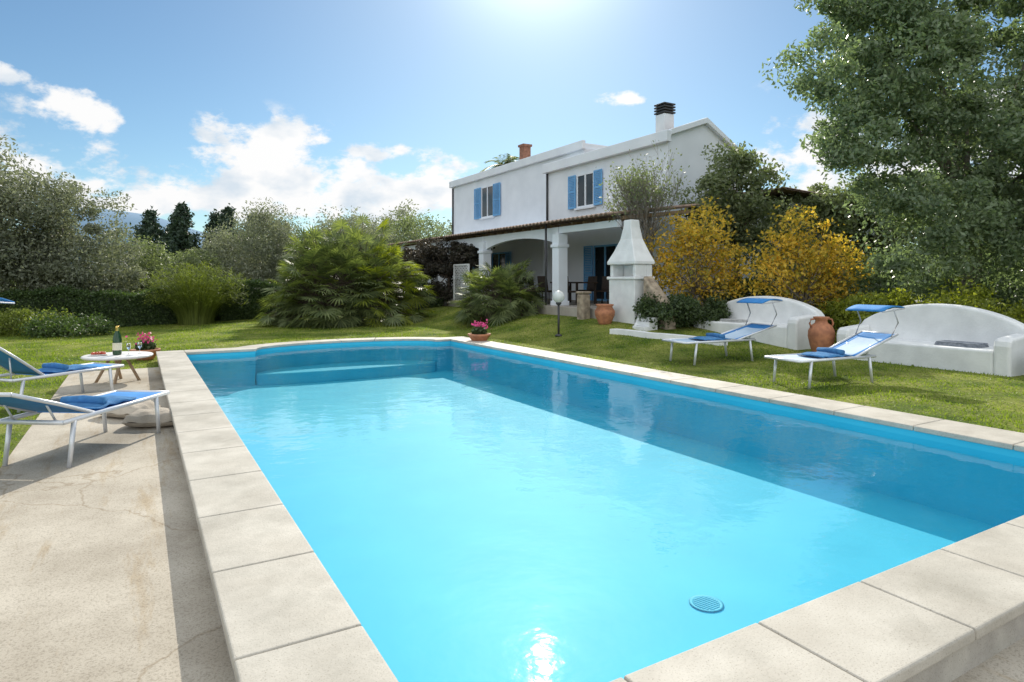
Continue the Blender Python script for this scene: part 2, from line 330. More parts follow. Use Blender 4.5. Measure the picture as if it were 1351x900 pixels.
# deck
m,nn,ll,p=nmat('concrete_deck'); tcn=nn.new('ShaderNodeTexCoord')
def nzn(s,d=6,v=None,ro=.5):
    q=nn.new('ShaderNodeTexNoise'); q.inputs['Scale'].default_value=s; q.inputs['Detail'].default_value=d; q.inputs['Roughness'].default_value=ro; ll.new(v or tcn.outputs['Object'],q.inputs['Vector']); return q
def mulc(a,b):
    q=nn.new('ShaderNodeMix'); q.data_type='RGBA'; q.blend_type='MULTIPLY'; q.inputs[0].default_value=1; ll.new(a,q.inputs[6]); ll.new(b,q.inputs[7]); return q.outputs[2]
def ramp(f,p0,c0,p1,c1):
    q=nn.new('ShaderNodeValToRGB'); q.color_ramp.elements[0].position=p0; q.color_ramp.elements[0].color=(*c0,1); q.color_ramp.elements[1].position=p1; q.color_ramp.elements[1].color=(*c1,1); ll.new(f,q.inputs[0]); return q.outputs[0]
q1=nzn(1.1,10,ro=.65); colr=ramp(q1.outputs['Fac'],.36,(.35,.305,.24),.62,(.50,.45,.37))
q2=nzn(90,3); colr=mulc(colr,ramp(q2.outputs['Fac'],.32,(.70,.69,.67),.5,(1,1,1)))
q5=nzn(260,2); colr=mulc(colr,ramp(q5.outputs['Fac'],.30,(.6,.58,.55),.42,(1,1,1)))
q3=nzn(2.5,5); dv=nn.new('ShaderNodeVectorMath'); dv.operation='MULTIPLY_ADD'; dv.inputs[1].default_value=(.4,.4,.4); ll.new(q3.outputs['Color'],dv.inputs[0]); ll.new(tcn.outputs['Object'],dv.inputs[2])
vo=nn.new('ShaderNodeTexVoronoi'); vo.feature='DISTANCE_TO_EDGE'; vo.inputs['Scale'].default_value=.33; ll.new(dv.outputs[0],vo.inputs['Vector'])
colr=mulc(colr,ramp(vo.outputs['Distance'],.0,(.72,.67,.60),.0015,(1,1,1)))
mpd=nn.new('ShaderNodeMapping'); mpd.inputs['Scale'].default_value=(3.5,.5,1); ll.new(tcn.outputs['Object'],mpd.inputs['Vector'])
q6=nzn(1.4,8,mpd.outputs[0],.7); colr=mulc(colr,ramp(q6.outputs['Fac'],.34,(.84,.76,.64),.46,(1,1,1)))
ll.new(colr,p.inputs['Base Color'])
p.inputs['Roughness'].default_value=.85
bp=nn.new('ShaderNodeBump'); bp.inputs['Strength'].default_value=.25; bp.inputs['Distance'].default_value=.01; ll.new(q2.outputs['Fac'],bp.inputs['Height']); ll.new(bp.outputs[0],p.inputs['Normal'])
DECK=m
mb=MB(); L=[(-1.9,12.4),(-1.9,-8),(9,-8),(9,-.42),(-.42,-.42),(-.42,12.4)]
mb.ext([(b,a,-.196) for b,a in L],(0,0,-.03))
o=mb.obj('paved_deck',None,DECK); o.location=W(0,0); o.rotation_euler=(0,0,TH); o['kind']='structure'

# ---------------- pool
pool=thing('swimming_pool','light blue painted pool with pale travertine coping and curved steps','swimming pool',W(0,0),TH)
m,nn,ll,p=nmat('pool_paint'); tcn=nn.new('ShaderNodeTexCoord'); q=nzn(1.2,5)
ll.new(ramp(q.outputs['Fac'],.3,(.03,.45,.64),.7,(.045,.50,.69)),p.inputs['Base Color']); p.inputs['Roughness'].default_value=.7
PAINT=m
mb=MB(); FZ=-.80; ni=len(inner)
top=[(b,a,-.03) for a,b in inner]; bot=[(b,a,FZ) for a,b in inner]
mb.add(top+bot,[(i,(i+1)%ni,ni+(i+1)%ni,ni+i) for i in range(ni)]+[tuple(range(ni,2*ni))])
mb.obj('basin',pool,PAINT,fix=False)
mb=MB()
for zt,ea2 in ((-.55,.30),):
    pts=[(EC-(EB-.01)*math.cos(math.pi*i/20),LA+(EA-.01)*math.sin(math.pi*i/20),0) for i in range(21)]
    pts+=[(EC+(EB-.01)*math.cos(math.pi*i/20),LA-ea2*math.sin(math.pi*i/20),0) for i in range(1,20)]
    mb.ext([(x_,y_,FZ-.01+ea2*.001) for x_,y_,_ in pts],(0,0,zt-FZ+.01))
mb.obj('steps',pool,PAINT,bevel=.03)
mb=MB(); g_=.003
def slab(mb,q):
    mb.ext([(b,a,-.055) for a,b in q],(0,0,.055))
OW=.5
na=15; st=(LA)/na
for i in range(na): slab(mb,[(i*st+g_,-OW),((i+1)*st-g_,-OW),((i+1)*st-g_,.02),(i*st+g_,.02)])
slab(mb,[(-OW,-OW),(-g_,-OW),(-g_,.02),(-OW,.02)])
slab(mb,[(LA+g_,-OW),(LA+OW,-OW),(LA+OW,.02),(LA+g_,.02)])
nb=8; sb_=WB/nb
for i in range(nb): slab(mb,[(-OW,i*sb_+g_+(.02 if i==0 else 0)),(-OW,(i+1)*sb_-g_),(.02,(i+1)*sb_-g_),(.02,i*sb_+g_+(.02 if i==0 else 0))])
slab(mb,[(-OW,WB+g_),(-OW,WB+.6),(-g_,WB+.6),(-g_,WB+g_)])
for i in range(na): slab(mb,[(i*st+g_,WB+.6),((i+1)*st-g_,WB+.6),((i+1)*st-g_,WB-.02),(i*st+g_,WB-.02)][::-1])
ns=8
def ein(t): return (LA+(EA-.02)*math.sin(t),EC-(EB-.02)*math.cos(t))
def eout(t): return (LA+(EA+OW)*math.sin(t),EC-(EB+OW)*math.cos(t))
t1=math.pi/ns-.003
slab(mb,[(LA-.02,.026),(LA+OW,.026)]+[eout(t) for t in np.linspace(.36,t1,2)]+[ein(t) for t in np.linspace(t1,0,6)]+[(LA-.02,EC-EB+.02)])
t2=math.pi-t1
slab(mb,[(LA+g_,WB+.6),(LA+OW,WB+.6)]+[eout(t) for t in np.linspace(math.pi-.36,t2,2)]+[ein(t) for t in np.linspace(t2,math.pi,6)]+[(LA-.02,EC+EB-.02),(LA-.02,WB-.026),(LA+g_,WB-.026)])
for i in range(1,ns-1):
    t0=math.pi*i/ns+.003; t1_=math.pi*(i+1)/ns-.003; pin=[];po=[]
    for j in range(5):
        t=t0+(t1_-t0)*j/4; pin.append(ein(t)); po.append(eout(t))
    slab(mb,pin+po[::-1])
mb.obj('coping',pool,STONE,bevel=.014)
mb=MB()
mb.box(-OW+.03,-.005,-OW+.03,LA+OW-.03,-.3,-.058)
mb.box(-.004,WB+.57,-OW+.03,-.005,-.3,-.058); mb.box(WB+.005,WB+.57,-.004,LA+OW-.03,-.3,-.058)
mb.box(-.004,EC-EB-.2,LA+.006,LA+OW-.03,-.3,-.0585)
po=[(EC-(EB+OW-.03)*math.cos(math.pi*i/24),max(LA+.008,LA+(EA+OW-.03)*math.sin(math.pi*i/24))) for i in range(25)]
pi_=[(EC-(EB+.006)*math.cos(math.pi*i/24),max(LA+.008,LA+(EA+.006)*math.sin(math.pi*i/24))) for i in range(25)]
for i in range(24): mb.ext([(*pi_[i],-.3),(*pi_[i+1],-.3),(*po[i+1],-.3),(*po[i],-.3)],(0,0,.2425))
mb.obj('riser',pool,RISER)
mb=MB()
mb.lathe([(.0,.0),(.11,.0),(.12,.006),(.10,.007),(.095,.004),(0,.004)],0,0,32)
for i in range(-4,5):
    hw=math.sqrt(max(0,.092**2-(i*.02)**2)); mb.box(-hw,hw,i*.02-.004,i*.02+.004,.004,.009)
o=mb.obj('drain',pool,DRAINM); o.location=(2.66,1.36,FZ+.002)
# water
m,nn,ll,p=nmat('pool_water'); nn.remove(p); om=nn['Material Output']; tcn=nn.new('ShaderNodeTexCoord')
tr=nn.new('ShaderNodeBsdfTransparent'); tr.inputs[0].default_value=(.88,.99,1.0,1)
gl=nn.new('ShaderNodeBsdfGlossy'); gl.inputs['Roughness'].default_value=.03
q=nzn(2.6,2); q2=nzn(9,2); q4=nzn(24,2)
ad=nn.new('ShaderNodeMath'); ad.operation='MULTIPLY_ADD'; ad.inputs[1].default_value=.22; ll.new(q2.outputs['Fac'],ad.inputs[0]); ll.new(q.outputs['Fac'],ad.inputs[2])
ad2=nn.new('ShaderNodeMath'); ad2.operation='MULTIPLY_ADD'; ad2.inputs[1].default_value=.07; ll.new(q4.outputs['Fac'],ad2.inputs[0]); ll.new(ad.outputs[0],ad2.inputs[2])
bp=nn.new('ShaderNodeBump'); bp.inputs['Strength'].default_value=.30; bp.inputs['Distance'].default_value=.02; ll.new(ad2.outputs[0],bp.inputs['Height']); ll.new(bp.outputs[0],gl.inputs['Normal'])
ge=nn.new('ShaderNodeNewGeometry'); dt=nn.new('ShaderNodeVectorMath'); dt.operation='DOT_PRODUCT'; ll.new(ge.outputs['Incoming'],dt.inputs[0]); ll.new(bp.outputs[0],dt.inputs[1])
def nm(op,a,b=None):
    q=nn.new('ShaderNodeMath'); q.operation=op
    for i,v in enumerate((a,b)):
        if v is None: continue
        if isinstance(v,(int,float)): q.inputs[i].default_value=v
        else: ll.new(v,q.inputs[i])
    return q.outputs[0]
f=nm('ABSOLUTE',dt.outputs['Value']); f=nm('SUBTRACT',1.0,f); f=nm('POWER',f,3.9); f=nm('MULTIPLY',f,.72); f=nm('ADD',f,.035)
mxs=nn.new('ShaderNodeMixShader'); ll.new(f,mxs.inputs[0]); ll.new(tr.outputs[0],mxs.inputs[1]); ll.new(gl.outputs[0],mxs.inputs[2]); ll.new(mxs.outputs[0],om.inputs['Surface'])
mb=MB(); mb.add([(b,a,-.12) for a,b in inner],[tuple(range(ni))])
o=mb.obj('water',None,m,fix=False); o.location=W(0,0); o.rotation_euler=(0,0,TH); o['kind']='structure'
if o.data.polygons[0].normal.z<0: o.data.flip_normals()

# ---------------- terrace + house
mb=MB(); mb.box(10.35,26,11.2,35,-.5,.70); o=mb.obj('terrace',None,TERRACE,bevel=.02); o.location=W(0,0); o.rotation_euler=(0,0,TH); o['kind']='structure'
HO=(10.6,11.3,.7)
house=thing('villa','white two storey villa with blue shutters and tiled porch','house',W(HO[1],HO[0],.7),TH)
def HB(): return MB(HO)
mb=HB()
pent=[(14.5,.7),(17.9,.7),(17.9,6.0),(16.2,7.0),(14.5,6.45)]
mb.ext([(b,14,z) for b,z in pent],(0,7.3,0))
mb.box(15.5,21.5,20,33.1,.7,7.1)
mb.box(17.91,24,11.8,19.9,.7,4.1)
mb.box(14.3,15.55,21.32,33.05,.7,3.8)
mb.obj('wall',house,PLASTER)
mb=HB()
mb.box(14.28,14.497,13.84,21.4,6.12,6.5); mb.box(15.33,15.497,19.9,33.25,7.05,7.42); mb.box(15.33,21.6,33.102,33.27,7.05,7.418); mb.box(15.6,21.4,20.1,33.0,7.1,7.36)
mb.ext([(14.498,13.84,6.55),(16.2,13.84,7.15),(18.1,13.84,6.1),(18.1,13.84,5.92),(16.2,13.84,6.95),(14.498,13.84,6.35)],(0,.157,0))
mb.obj('cornice',house,PLASTER,bevel=.02)
def tiles(mb,b0,z0,b1,z1,a0,a1,pitch=.22,amp=.05,th=.05):
    k=int((a1-a0)/pitch)*6; P=[];Q=[]
    for r in range(7):
        t=r/6; row=[];rq=[]
        for i in range(k+1):
            a=a0+(a1-a0)*i/k; zz=z0+(z1-z0)*t+amp*abs(math.sin(math.pi*(a-a0)/pitch)); row.append((b0+(b1-b0)*t,a,zz)); rq.append((b0+(b1-b0)*t,a,zz-th))
        P.append(row);Q.append(rq)
    mb.sheet(P,False); mb.sheet(Q,False); mb.sheet([P[0],Q[0]],False); 
mb=HB(); tiles(mb,14.5,6.46,16.2,7.06,14.0,19.9); tiles(mb,18.2,5.95,16.2,7.06,14.0,19.9)
tiles(mb,17.2,4.5,24.5,4.15,11.5,20,.22)
roof=mb.obj('roof',house,TILE,fix=False)
mb=HB(); tiles(mb,10.35,3.33,14.25,3.84,12.0,31.5,.22,.055,.035)
mb.obj('porch_roof',house,TILE,fix=False)
mb=HB()
for i in range(33):
    a=12.1+i*.6; mb.ext([(10.95,a,3.32),(14.2,a,3.72),(14.2,a,3.62),(10.95,a,3.22)],(0,.08,0))
mb.obj('rafters',house,WOOD)
cols=[15.0,20.1,25.2,30.6]
for ca in cols:
    mb=HB(); mb.box(10.62,10.98,ca-.18,ca+.18,.7,2.98); mb.box(10.58,11.02,ca-.22,ca+.22,.7,.85); mb.box(10.58,11.02,ca-.22,ca+.22,2.55,2.65)
    mb.obj('porch_column',house,PLASTER,bevel=.015)
for c0,c1 in zip(cols[:-1],cols[1:]):
    mb=HB(); a0,a1=c0+.02,c1-.02; kk=20
    arc=[(10.7,a0+(a1-a0)*i/kk,2.60+.36*math.sin(math.pi*i/kk)**.6) for i in range(kk+1)]
    pl=[(10.75,arc[0][1],3.2)]+[(10.75,q_[1],q_[2]) for q_ in arc]+[(10.75,arc[-1][1],3.2)]
    mb.ext(pl,(.15,0,0)); mb.obj('arched_beam',house,PLASTER)
mb=HB(); mb.box(10.75,10.9,12.1,14.98,3.0,3.2); mb.obj('porch_beam',house,PLASTER)
for P_,r_ in (([(10.5,15.35,3.3),(10.5,15.35,.7)],.035),([(15.44,33.0,7.0),(15.44,33.0,3.9)],.05),([(14.44,21.25,6.1),(14.44,21.25,4.0)],.045)):
    mb=HB(); mb.tube(P_,r_,8); mb.obj('drain_pipe',house,DARKM)
mb=HB(); mb.box(15.24,15.70,14.94,15.40,6.4,7.42); mb.obj('chimney',roof,PLASTER,bevel=.01)
ch=MB(HO); 
for i in range(4): ch.box(15.20,15.74,14.90,15.44,7.45+i*.10,7.505+i*.10)
ch.box(15.28,15.66,14.98,15.36,7.42,7.77); ch.obj('chimney_cap',roof,DARKM,bevel=.01)
mb=HB(); mb.box(17.0,17.45,27.4,27.85,7.3,8.7); mb.box(16.94,17.51,27.34,27.91,8.7,8.82); mb.obj('chimney',roof,BRICK,bevel=.01)
def window(b,a0,a1,z0,z1,shut=.42,door=False,n=2):
    w=HB(); t=.07; o_=b-.05
    w.box(o_,b-.003,a0,a1,z1-t,z1); w.box(o_,b-.003,a0,a1,z0,z0+t); w.box(o_,b-.003,a0,a0+t,z0+t,z1-t); w.box(o_,b-.003,a1-t,a1,z0+t,z1-t)
    mid=(a0+a1)/2; w.box(o_,b-.003,mid-.04,mid+.04,z0+t,z1-t)
    wi=w.obj('door' if door else 'window',house,BLUE if door else PLASTER)
    g=HB(); g.box(b-.02,b-.004,a0+t,mid-.04,z0+t,z1-t); g.box(b-.02,b-.004,mid+.04,a1-t,z0+t,z1-t); g.obj('glass',wi,GLASS)
    if not door:
        s_=HB(); s_.box(b-.12,b-.003,a0-.08,a1+.08,z0-.07,z0-.003); s_.obj('sill',wi,PLASTER)
    for sgn,e in ((-1,a0),(1,a1)):
        if shut<=0: continue
        s_=HB(); x0,x1=(e-shut-.03,e-.03) if sgn<0 else (e+.03,e+shut+.03)
        s_.box(b-.10,b-.06,x0,x0+.05,z0,z1); s_.box(b-.10,b-.06,x1-.05,x1,z0,z1); s_.box(b-.10,b-.06,x0+.05,x1-.05,z0,z0+.06); s_.box(b-.10,b-.06,x0+.05,x1-.05,z1-.06,z1); s_.box(b-.10,b-.06,x0+.05,x1-.05,(z0+z1)/2-.03,(z0+z1)/2+.03)
        nn_=int((z1-z0)/.07)
        for i in range(nn_):
            zz=z0+.06+(z1-z0-.12)*i/nn_; s_.ext([(b-.095,x0+.05,zz),(b-.09,x0+.05,zz),(b-.06,x0+.05,zz+.055),(b-.065,x0+.05,zz+.055)],(0,x1-x0-.1,0))
        s_.obj('shutter',wi,BLUE)
def fz(px,py,b):
    u=(px-675.5)/845; a=(P0[0]+C*b-u*(P0[1]+S*b))/(S+u*C); D=P0[1]+C*a+S*b; return a,1.5+(370-py)/845*D
a1_,zt=fz(762,223,14.5); a0_,zb=fz(785,280,14.5); window(14.5,a0_,a1_,4.4,5.75,.5)
a1_,zt=fz(636,241,15.5); a0_,zb=fz(652,290,15.5); window(15.5,a0_,a1_,4.9,6.6,.75)
window(14.5,16.6,18.0,.72,2.85,.55,True)
window(14.5,20.0,20.8,1.6,2.6,.0)
window(14.3,24.5,25.9,.72,2.85,.5,True)
window(14.3,28.0,29.0,1.5,2.6,.4)

bq=thing('barbecue_hearth','white masonry barbecue with tapering pyramid hood on terrace edge','barbecue',W(11.35,10.3,.72),TH); bq.scale=(.78,.80,.80)
mb=MB(); mb.box(-.05,.75,-.65,.65,-1.0,1.0)
mb.box(-.1,.8,-.72,.72,1.0,1.1); mb.box(.5,.75,-.65,.65,1.1,1.5); mb.box(0,.5,-.65,-.5,1.1,1.5); mb.box(0,.5,.5,.65,1.1,1.5)
mb.obj('base',bq,PLASTER2,bevel=.03)
mb=MB(); ly=[(-.08,.8,-.72,.72,1.5),(-.08,.8,-.72,.72,1.6),(.04,.74,-.50,.50,1.95),(.15,.66,-.30,.30,2.35),(.2,.62,-.20,.20,2.75),(.22,.6,-.18,.18,3.0)]
vs_=[];
for x0,x1,y0,y1,zz in ly: vs_+=[(x0,y0,zz),(x1,y0,zz),(x1,y1,zz),(x0,y1,zz)]
nl_=len(ly); fs_=[(0,3,2,1)]+[(i*4+k_,i*4+(k_+1)%4,(i+1)*4+(k_+1)%4,(i+1)*4+k_) for i in range(nl_-1) for k_ in range(4)]+[tuple(range(4*nl_-4,4*nl_))]
mb.add(vs_,fs_); mb.obj('hood',bq,PLASTER2,bevel=.03)

sw=thing('stone_wall','tan rubble stone wall sloping down beside the barbecue','wall',W(10.45,10.4,.6),TH); sw.scale=(1,.7,.85)
mb=MB(); mb.ext([(0,-.9,-.6),(0,.3,-.6),(0,.3,1.2),(0,.0,.95),(0,-.9,.2)],(.35,0,0)); mb.obj('wall',sw,STWALL,bevel=.05)
sp=thing('stone_pillar','short rounded tan stone gate pillar at the terrace edge','pillar',W(12.8,10.1,.4),TH)
mb=MB(); mb.box(-.15,.15,-.15,.15,-.4,.72); mb.obj('post',sp,STWALL,bevel=.06)
mb=MB(); mb.box(-.17,.17,-.17,.17,.72,.79); mb.obj('cap',sp,STWALL,bevel=.03)
stp=thing('garden_steps','small white masonry steps leading up to the terrace','steps',W(10.15,9.8,gz(np.array(10.15),np.array(9.8))-.02),TH); stp.scale=(.5,.5,.6)
for i in range(3):
    mb=MB(); mb.box(i*.28,.84,-.45,.45,-.3 if i==0 else i*.18+.001,(i+1)*.18); mb.obj('step',stp,PLASTER2,bevel=.02)
mb=MB(); mb.ext([(-.1,.453,-.3),(.84,.453,-.3),(.84,.453,.75),(.6,.453,.7)],(0,.16,0)); mb.obj('side_wall',stp,PLASTER2,bevel=.02)
kb=thing('garden_border','low curved white kerb edging the planting bed','border',W(10,9.6,0),TH)
mb=MB(); pts=[]
for i in range(20):
    t=i/19; a=10.4-2.5*t; b=9.1+.25*math.sin(t*3)+1.9*max(0,t-.4)**1.2; pts.append((b-9.6,a-10,float(gz(np.array(a),np.array(b)))))
for i in range(19):
    p_,q_=pts[i],pts[i+1]; mb.ext([(p_[0],p_[1],p_[2]-.1),(p_[0]+.22,p_[1],p_[2]-.1),(p_[0]+.22,p_[1],p_[2]+.12),(p_[0],p_[1],p_[2]+.12)],(q_[0]-p_[0],q_[1]-p_[1],q_[2]-p_[2]))
mb.obj('kerb',kb,PLASTER2)

la=thing('lattice_screen','white wooden lattice screen under the vine at the porch','screen',W(21.2,10.3,.7),TH)
mb=MB()
for i in range(-9,10):
    for sg in (-1,1):
        pts_=[]
        for t in np.linspace(0,1.4,29):
            y_=i*.14+sg*(t-.7)
            if -.62<=y_<=.62: pts_.append((0 if sg<0 else .014,y_,t))
        if len(pts_)>2: mb.tube([pts_[0],pts_[-1]],.013,4)
mb.box(-.02,.04,-.68,-.62,0,1.45); mb.box(-.02,.04,.62,.68,0,1.45); mb.box(-.02,.04,-.62,.62,1.4,1.45)
mb.obj('lattice',la,PLASTER2)
tb=thing('dining_table','dark outdoor dining table under the porch','table',W(16.2,12.2,.7),TH)
mb=MB(); mb.box(-.45,.45,-.8,.8,.70,.75); mb.obj('table_top',tb,DARKW,bevel=.01)
for sx in(-.38,.38):
    for sy in(-.72,.72):
        mb=MB(); mb.box(sx-.03,sx+.03,sy-.03,sy+.03,0,.70); mb.obj('leg',tb,DARKW)
def chair():
    c=thing('terrace_chair','dark wicker armchair beside the porch dining table','chair',W(15.3,11.3,.7),TH,'chairs around the porch table')
    mb=MB(); mb.box(-.25,.25,-.25,.25,.4,.46); mb.obj('seat',c,DARKW,bevel=.02)
    mb=MB(); mb.ext([(-.25,.21,.46),(-.25,.26,.46),(-.25,.33,.95),(-.25,.29,.95)],(.5,0,0)); mb.obj('backrest',c,DARKW,bevel=.02)
    for sx in(-.22,.22):
        for sy in(-.22,.22):
            mb=MB(); mb.tube([(sx,sy,0),(sx,sy,.4)],.02,6); mb.obj('leg',c,DARKW)
    return c
c0=chair()
for a,b,r in((16.3,11.25,2.2),(17.2,11.4,1.2),(15.6,13.1,-.6),(16.8,13.2,-1)): copy_thing(c0,W(a,b,.7),r)

gl_=thing('garden_lamp','dark garden lamp post with clear glass globe on the lawn','lamp',(1.18,16.2,gzw(1.18,16.2)))
mb=MB(); mb.tube([(0,0,-.05),(0,0,.82)],.028,10); mb.lathe([(0.0,0),(.09,0),(.09,.03),(.03,.06)]); mb.lathe([(.03,.78),(.07,.82),(.07,.86),(0,.86)]); mb.obj('post',gl_,DARKM,fix=False)
GLB=mat('glass_globe',(.85,.87,.85),(.8,.82,.82),.1,3); GLB.node_tree.nodes['Principled BSDF'].inputs['Transmission Weight'].default_value=.35
mb=MB(); mb.lathe([(.001 if i in(0,12) else .155*math.sin(math.pi*i/12),1.0-.155*math.cos(math.pi*i/12)) for i in range(13)]); mb.obj('globe',gl_,GLB)

def bench(a0,a1,label,b0=11.35,h=.62):
    Ln=a1-a0; z0=gz(np.array(a0+Ln/2),np.array(b0-.5)); e=thing('masonry_bench',label,'bench',W(a0,b0,float(min(z0,.08))),TH,'white masonry garden benches')
    mb=MB(); mb.box(.02,.82,.25,Ln-.25,-.3,.40); mb.obj('seat',e,PLASTER2,bevel=.04)
    mb=MB(); K=28; 
    arc=[(.78,Ln*i/K,.62+h*(math.sin(math.pi*i/K)**.6)) for i in range(K+1)]
    mb.ext([(.78,0,-.3)]+arc+[(.78,Ln,-.3)],(.27,0,0)); mb.obj('backrest',e,PLASTER2,bevel=.05)
    for s0 in (0,Ln-.25):
        mb=MB(); pr=[(0,-.3),(0,.48),(.03,.56),(.10,.61),(.35,.63),(.785,.66),(.785,-.3)]
        mb.ext([(x,s0,z) for x,z in pr],(0,.25,0)); mb.obj('armrest',e,PLASTER2,bevel=.05)
    return e,float(min(z0,.08))
e2,zb2=bench(3.0,6.0,'white plastered masonry bench with arched back and folded cloth',h=.50)
e1,zb1=bench(7.0,10.0,'white plastered masonry bench with arched back beside terracotta jar',b0=11.5,h=.42)
def cloth_on(a,b,z,l,wd,h,label,name='folded_towel',rz=TH,m=TOWEL):
    mb=MB(); 
    for k in range(3): mb.box(-l/2+k*.01,l/2-k*.008,-wd/2+.006*k,wd/2-.01*k,k*h/3+.001*k,(k+1)*h/3)
    e=mb.obj(name,None,m,bevel=h*.12); e.location=(a,b,z); e.rotation_euler=(0,0,rz); e['label']=label; e['category']='towel'; return e
x_,y_,_=W(3.9,11.75); cloth_on(x_,y_,zb2+.402,.4,.7,.07,'folded grey cloth on the masonry bench',m=mat('grey_cloth',(.3,.32,.36),(.15,.17,.2),.95,20))
x_,y_,_=W(9.0,11.85); cloth_on(x_,y_,zb1+.402,.35,.6,.06,'folded pale cloth on the masonry bench',m=mat('pale_cloth',(.5,.5,.48),(.35,.35,.36),.95,20))
jx,jy,_=W(6.38,11.45); jar=thing('terracotta_jar','large terracotta amphora jar standing between the benches','jar',(jx,jy,gzw(jx,jy)-.02)); jar.scale=(.9,.9,.9)
mb=MB(); mb.lathe([(0,0),(.17,0),(.19,.04),(.25,.25),(.29,.45),(.28,.58),(.22,.70),(.14,.76),(.125,.82),(.17,.87),(.175,.90),(.12,.90),(.10,.8),(.0,.78)]); mb.obj('body',jar,TERRA,fix=False)
for sg in(-1,1):
    mb=MB(); mb.tube([(sg*.14,0,.85),(sg*.24,0,.84),(sg*.27,0,.75),(sg*.24,0,.66)],.022,8); mb.obj('handle',jar,TERRA)
px_,py_=2.45,16.9; pot=thing('terracotta_urn','terracotta urn planter at the foot of the terrace','pot',(px_,py_,gzw(px_,py_)-.05)); pot.scale=(.9,.9,.85)
mb=MB(); mb.lathe([(0,0),(.16,0),(.2,.1),(.29,.32),(.30,.45),(.22,.58),(.26,.62),(.26,.66),(.2,.66),(.17,.55),(0,.5)]); mb.obj('body',pot,TERRA,fix=False)

def bowl(loc,label):
    e=thing('flower_pot',label,'flower pot',loc,0,'terracotta bowls of pink cyclamen')
    mb=MB(); mb.lathe([(0,0),(.15,0),(.17,.03),(.26,.17),(.29,.19),(.29,.23),(.25,.23),(.24,.18),(0,.17)]); mb.obj('bowl',e,TERRA,fix=False)
    c=unit(rng.normal(size=(420,3)))*np.array([.2,.2,.11])*rng.random((420,1))**.4+np.array([0,0,.29]); V,F=leaves(c,.08,.07); npmesh('leaves',V,F,DARKG,e)
    c=rng.normal(size=(80,3))*np.array([.11,.11,.06])+np.array([0,0,.46]); V,F=leaves(c,.06,.045,1); npmesh('blossoms',V,F,PINK,e)
    mb=MB()
    for i in range(16):
        q=rng.normal(size=2)*.09; mb.tube([(q[0]*.4,q[1]*.4,.2),(q[0],q[1],.46)],.004,4)
    mb.obj('stems',e,DARKG)
    return e
bowl((-7.85,13.7,-.2),'wide terracotta bowl of pink cyclamen beside the pool corner')
bowl((-.82,16.0,gzw(-.82,16.0)),'wide terracotta bowl of pink cyclamen at the lawn edge')

# ---------------- loungers
def lounger(label,loc,hd,sx_=.91,sz_=.33,canopy=1.13,fab=FABB,seatm=FABW,panel=False,scale=1,zs=1):
    lg=thing('sun_lounger',label,'sun lounger',loc,hd,'sun loungers by the pool'); lg.scale=(scale,scale,scale*zs)
    ex=1.16+sx_; ez=.435+sz_
    mb=MB()
    for sy in(-.31,.31):
        mb.tube([(0,sy,.42),(.6,sy,.42),(1.55,sy,.42)],.022,8)
        mb.tube([(1.15,sy*.95,.43),((1.15+ex)/2,sy*.95,(.43+ez)/2+.005),(ex+.01,sy*.95,ez)],.018,8)
    for xx in(0.,1.55): mb.tube([(xx,-.31,.42),(xx,.31,.42)],.022,8)
    mb.tube([(ex+.01,-.295,ez),(ex+.01,.295,ez)],.018,8)
    for sy in(-.2,.2): mb.tube([(1.5,sy,.42),(1.16+sx_*.5,sy,.435+sz_*.5)],.01,6)
    mb.obj('frame',lg,ALU,fix=False)
    for xx,lean in((.22,-.05),(1.42,.06)):
        for sy in(-.31,.31):
            mb=MB(); mb.tube([(xx,sy,.42),(xx+lean,sy,0)],[.022,.02],8); mb.obj('leg',lg,ALU,fix=False)
    mb=MB(); mb.sheet([[(x,y,.425-.02*math.sin(math.pi*(y+.3)/.6)*math.sin(math.pi*min(1,max(0,x/1.15)))) for y in np.linspace(-.3,.3,8)] for x in np.linspace(.01,1.15,12)])
    mb.obj('seat',lg,seatm,solid=.006,fix=False)
    mb=MB(); mb.sheet([[(1.16+sx_*t,y,.435+sz_*t-.025*math.sin(math.pi*(y+.29)/.58)*math.sin(math.pi*t)) for y in np.linspace(-.29,.29,8)] for t in np.linspace(0,1,10)])
    o=mb.obj('backrest',lg,fab,solid=.006,fix=False)
    if panel:
        o.data.materials.append(FABW)
        for i,pf in enumerate(o.data.polygons):
            if 1<=i%7<=5: pf.material_index=1 if (i//7)<7 else 0
    if canopy:
        cx=ex-.10
        mb=MB(); mb.sheet([[(cx-.25+.50*t,y,canopy+.05*math.sin(math.pi*t)+.05*t) for y in np.linspace(-.31,.31,6)] for t in np.linspace(0,1,8)])
        mb.obj('sun_canopy',lg,fab,solid=.02,fix=False)
        for sy in(-.31,.31):
            mb=MB(); mb.tube([(ex-.15,sy*.95,ez-.05),(ex,sy,(ez+canopy)/2),(cx,sy,canopy+.03)],.012,6); mb.tube([(cx-.25,sy,canopy-.01),(cx+.25,sy,canopy+.04)],.011,6); mb.obj('canopy_bracket',lg,GREY)
    return lg
def heading(dx,dy): return math.atan2(dy,dx)
bx,by,_=W(4.25,7.35); lg=lounger('white framed sun lounger with pale sling and blue canopy',(bx,by,gzw(bx+.8,by+.4)),heading(C+.12,S-.05),sz_=.31,panel=True,scale=1.03,zs=.93)
ax,ay,_=W(6.85,7.75); lA=lounger('white framed sun lounger with pale sling and rolled towel',(ax,ay,gzw(ax+1,ay+.5)),heading(C+.1,S-.05),sz_=.24,panel=True,scale=1.08,zs=.9)
lC=lounger('white framed blue sun lounger with towel on the concrete',(-4.22,7.3,-.196),heading(-.07,-1),canopy=0,seatm=FABB)
